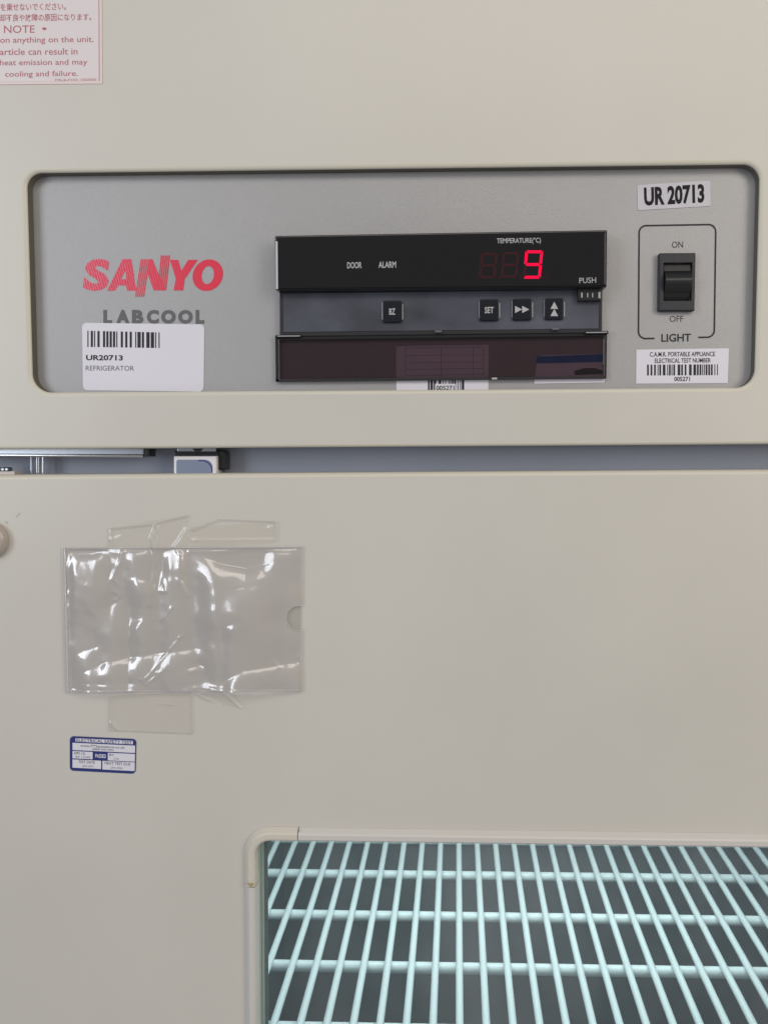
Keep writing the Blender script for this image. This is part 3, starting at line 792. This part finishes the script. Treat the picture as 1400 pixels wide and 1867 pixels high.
creases = [  # polyline, width px, height mm
 ([(226, 1006), (222, 1025), (207, 1052), (194, 1078)], 3.0, .55), ([(210, 1055), (222, 1068), (222, 1082), (214, 1094)], 2.6, .5),
 ([(195, 1085), (205, 1076), (214, 1080)], 3, .4),
 ([(286, 962), (277, 982), (283, 1004), (283, 1050), (277, 1102)], 3.2, .75), ([(291, 965), (293, 998), (288, 1030)], 2.6, .6),
 ([(341, 968), (321, 996), (332, 1012), (331, 1058), (343, 1084)], 3.4, .75), ([(300, 1058), (294, 1076), (306, 1076), (300, 1058)], 3.0, .45),
 ([(256, 1056), (266, 1082)], 4.5, .4), ([(252, 1146), (264, 1130)], 4.5, .4),
 ([(266, 1241), (300, 1198), (342, 1148)], 1.8, .40), ([(272, 1245), (306, 1215)], 2.0, .5), ([(262, 1236), (292, 1222)], 1.6, .35),
 ([(296, 1130), (318, 1104)], 1.8, .3), ([(302, 1128), (322, 1104)], 1.5, .25), ([(330, 1160), (342, 1158)], 2.5, .4),
 ([(346, 1002), (346, 1262)], 1.2, .16), ([(425, 1148), (432, 1140)], 4, .4), ([(350, 1222), (366, 1218)], 3, .4),
 ([(501, 1203), (499, 1224), (508, 1214), (501, 1203)], 3.2, .5), ([(130, 1012), (127, 1050), (127, 1085)], 1.8, .3),
 ([(345, 1006), (540, 1003)], 1.5, .35), ([(540, 1004), (541, 1018)], 2.0, .3), ([(546, 1195), (547, 1255)], 2.0, .35),
 ([(340, 1256), (380, 1248), (405, 1255), (440, 1256)], 3.0, .45), ([(440, 1257), (545, 1257)], 1.5, .3), ([(130, 1257), (250, 1256)], 1.6, .3)]
broad = [  # soft bulges whose upper flank faces the light: line, depth px, slope, end fade px
 ([(352, 1004), (400, 1026), (450, 1036), (520, 1020)], 46, .66, 50), ([(405, 1075), (490, 1062)], 30, .28, 40),
 ([(140, 1230), (200, 1205), (270, 1194), (375, 1180)], 20, .66, 40),
 ([(405, 1244), (448, 1218), (560, 1206)], 22, .6, 30), ([(118, 1006), (150, 1010), (206, 1004)], 30, .60, 28),
 ([(138, 1192), (192, 1174)], 16, .6, 25), ([(176, 1116), (240, 1086)], 34, .5, 30), ([(224, 1007), (290, 1000)], 16, .6, 28), ([(480, 1001), (550, 1003)], 14, .6, 24),
 ([(290, 1004), (350, 1000)], 24, .55, 26), ([(236, 1050), (284, 1060)], 16, .55, 22), ([(408, 1138), (452, 1133)], 14, .45, 20), ([(232, 1135), (284, 1123)], 14, .5, 24),
 ([(325, 1219), (388, 1210)], 12, .55, 26), ([(135, 1242), (280, 1244)], 9, .5, 40), ([(340, 1247), (460, 1247)], 9, .6, 30)]
def edge_fade(U, V): 
    e = np.minimum(np.minimum(U, 1-U)*436, np.minimum(V, 1-V)*264)
    return np.clip(e/9, 0, 1)
def pocket_h(X, Y, U, V):
    h = np.full(X.shape, .0009)
    ef = edge_fade(U, V)
    h += (smooth_noise(X, Y, 100, 3)*.0022+smooth_noise(X, Y*1.3, 42, 5)*.00028+smooth_noise(X, Y, 17, 8)*.00006*(X < 350))*ef
    for pl_, w, mm in creases: h += mm*.001*np.exp(-(dist_poly(X, Y, pl_)/(w*1.35))**2)*.95
    for pl_, dn, slope, fade in broad:
        xs = [p[0] for p in pl_]; yl = np.interp(X, xs, [p[1] for p in pl_])
        t = Y-yl; lat = np.clip((X-xs[0])/fade, 0, 1)*np.clip((xs[-1]-X)/fade, 0, 1); lat = lat*lat*(3-2*lat)
        tp = np.maximum(t, 0)
        h += slope*dn*MM*(1-np.exp(-tp/dn))*np.exp(-tp/(5*dn))*lat
    h += .0006*np.exp(-((np.minimum(U*436, 14)-7)/4.)**2)*(U < .04)
    return np.maximum(h, .0003)
notch = lambda x, y: (x-545)**2+(y-1127)**2 > 23**2 or x < 500
pocket = empty('card_pocket', tuple((P(335, 1260, 0).x, -.001, P(335, 1260, 0).y)))
tag(pocket, 'empty clear plastic card pocket taped to the cream door', 'pocket')
film_grid(PQ, 260, 160, pocket_h, -0.0006, POCKET, notch).build('front_film', pocket)
bk = MB(); bk.poly_px(list(PQ), -0.00045, CLEARB := film('clear_back', (0.99, 0.985, 0.985, 1), 0.5, 0.15)); bk.build('back_film', pocket)
we = MB()
def weld(pts, w, Y=-0.0027):
    for a_, c_ in zip(pts, pts[1:]):
        L = math.hypot(c_[0]-a_[0], c_[1]-a_[1]); n = max(1, int(L/5.0))
        for i in range(n):
            t0, t1 = i/n, (i+.66)/n
            A = (a_[0]+(c_[0]-a_[0])*t0, a_[1]+(c_[1]-a_[1])*t0); B = (a_[0]+(c_[0]-a_[0])*t1, a_[1]+(c_[1]-a_[1])*t1)
            p0, p1 = P(*A, Y), P(*B, Y)
            we.tube([(p0.x, Y, p0.y), (p1.x, Y, p1.y)], w*MM/2, SEAM, 6)
weld([(118.5, 1001), (124.5, 1259)], 3.0); weld([(118, 999.5), (548, 997.5)], 1.9); weld([(124, 1260), (547, 1257.5)], 2.1)
for pts, w in (([(115.4, 998), (121.6, 1263)], 1.0), ([(121.6, 1263), (549.5, 1260)], .9), ([(549.5, 1260), (550, 1146)], .9), ([(550.6, 1108), (551, 996)], .9), ([(551, 996), (115, 998)], .8)):
    p0, p1 = P(*pts[0], -.0012), P(*pts[1], -.0012); we.tube([(p0.x, -.0012, p0.y), (p1.x, -.0012, p1.y)], w*MM/2, SEAM, 6)
arc = [(545+23*math.cos(t), 1127+23*math.sin(t)) for t in [math.radians(80+200*k/24) for k in range(25)]]
pp = [P(x, y, -.0016) for x, y in arc]; we.tube([(p.x, -.0016, p.y) for p in pp], 1.1*MM/2, SEAM, 6)
we.build('welded_seam', pocket)

def tape_h(cr, amp, seed):
    def h(X, Y, U, V):
        z = np.full(X.shape, .00012)+np.abs(smooth_noise(X, Y, 60, seed))*amp
        for pl_, w, mm in cr: z += mm*.001*np.exp(-(dist_poly(X, Y, pl_)/(w*1.25))**2)*.95
        return z
    return h
def rims(mb, pts, Y, w=1.0):
    for a_, c_ in zip(pts, pts[1:]):
        p0, p1 = P(*a_, Y), P(*c_, Y); mb.tube([(p0.x, Y, p0.y), (p1.x, Y, p1.y)], w*MM/2, TAPEEDGE, 6)
# one wide piece running down over the pocket: shown above and below it
crA = [([(286, 958), (277, 982), (281, 998)], 2.4, .8), ([(288, 960), (293, 975), (292, 998)], 2.4, .8), ([(341, 966), (330, 985), (320, 998)], 3.5, .9), ([(202, 985), (222, 978)], 2.5, .5), ([(203, 968), (206, 990)], 2, .3)]
tA = film_grid(((198, 962), (343, 938), (345, 1000), (200, 1000)), 80, 44, tape_h(crA, .00025, 21), -0.0012, TAPE)
rims(tA, [(200, 998), (198, 964), (272, 957), (343, 940)], -.0014)
tag(tA.build('adhesive_tape'), 'crumpled clear tape over the middle of the pocket top edge', 'tape')
crB = [([(345, 985), (500, 984)], 2.2, .6), ([(494, 962), (497, 968)], 4, .7), ([(348, 975), (360, 985)], 2, .4), ([(400, 962), (500, 962)], 3, .15)]
tB = film_grid(((346, 960), (504, 950), (502, 990), (347, 1000)), 80, 30, tape_h(crB, .0002, 22), -0.0012, TAPE)
rims(tB, [(346, 968), (400, 947), (504, 951), (502, 988)], -.0014)
tag(tB.build('adhesive_tape'), 'clear tape strip along the right half of the pocket top edge', 'tape')
crC = [([(204, 1318), (214, 1328)], 3, .6), ([(290, 1283), (320, 1284)], 1.6, .4), ([(300, 1280), (345, 1295)], 1.6, .15)]
tC = film_grid(((200, 1262), (350, 1262), (351, 1338), (199, 1332)), 70, 40, tape_h(crC, .00030, 23), -0.0008, TAPE)
rims(tC, [(200, 1272), (199, 1332), (351, 1338), (350, 1270)], -.001, .8)
tag(tC.build('adhesive_tape'), 'flat square of clear tape below the pocket bottom edge', 'tape')
crD = [([(366, 1268), (400, 1284)], 2.0, .9), ([(403, 1258), (420, 1272), (439, 1290)], 2.2, 1.0), ([(372, 1262), (405, 1259)], 2.5, .5)]
tD = film_grid(((352, 1254), (425, 1254), (446, 1293), (366, 1276)), 60, 36, tape_h(crD, .0002, 24), -0.0012, TAPE)
tag(tD.build('adhesive_tape'), 'torn sliver of clear tape hanging from the pocket bottom edge', 'tape')
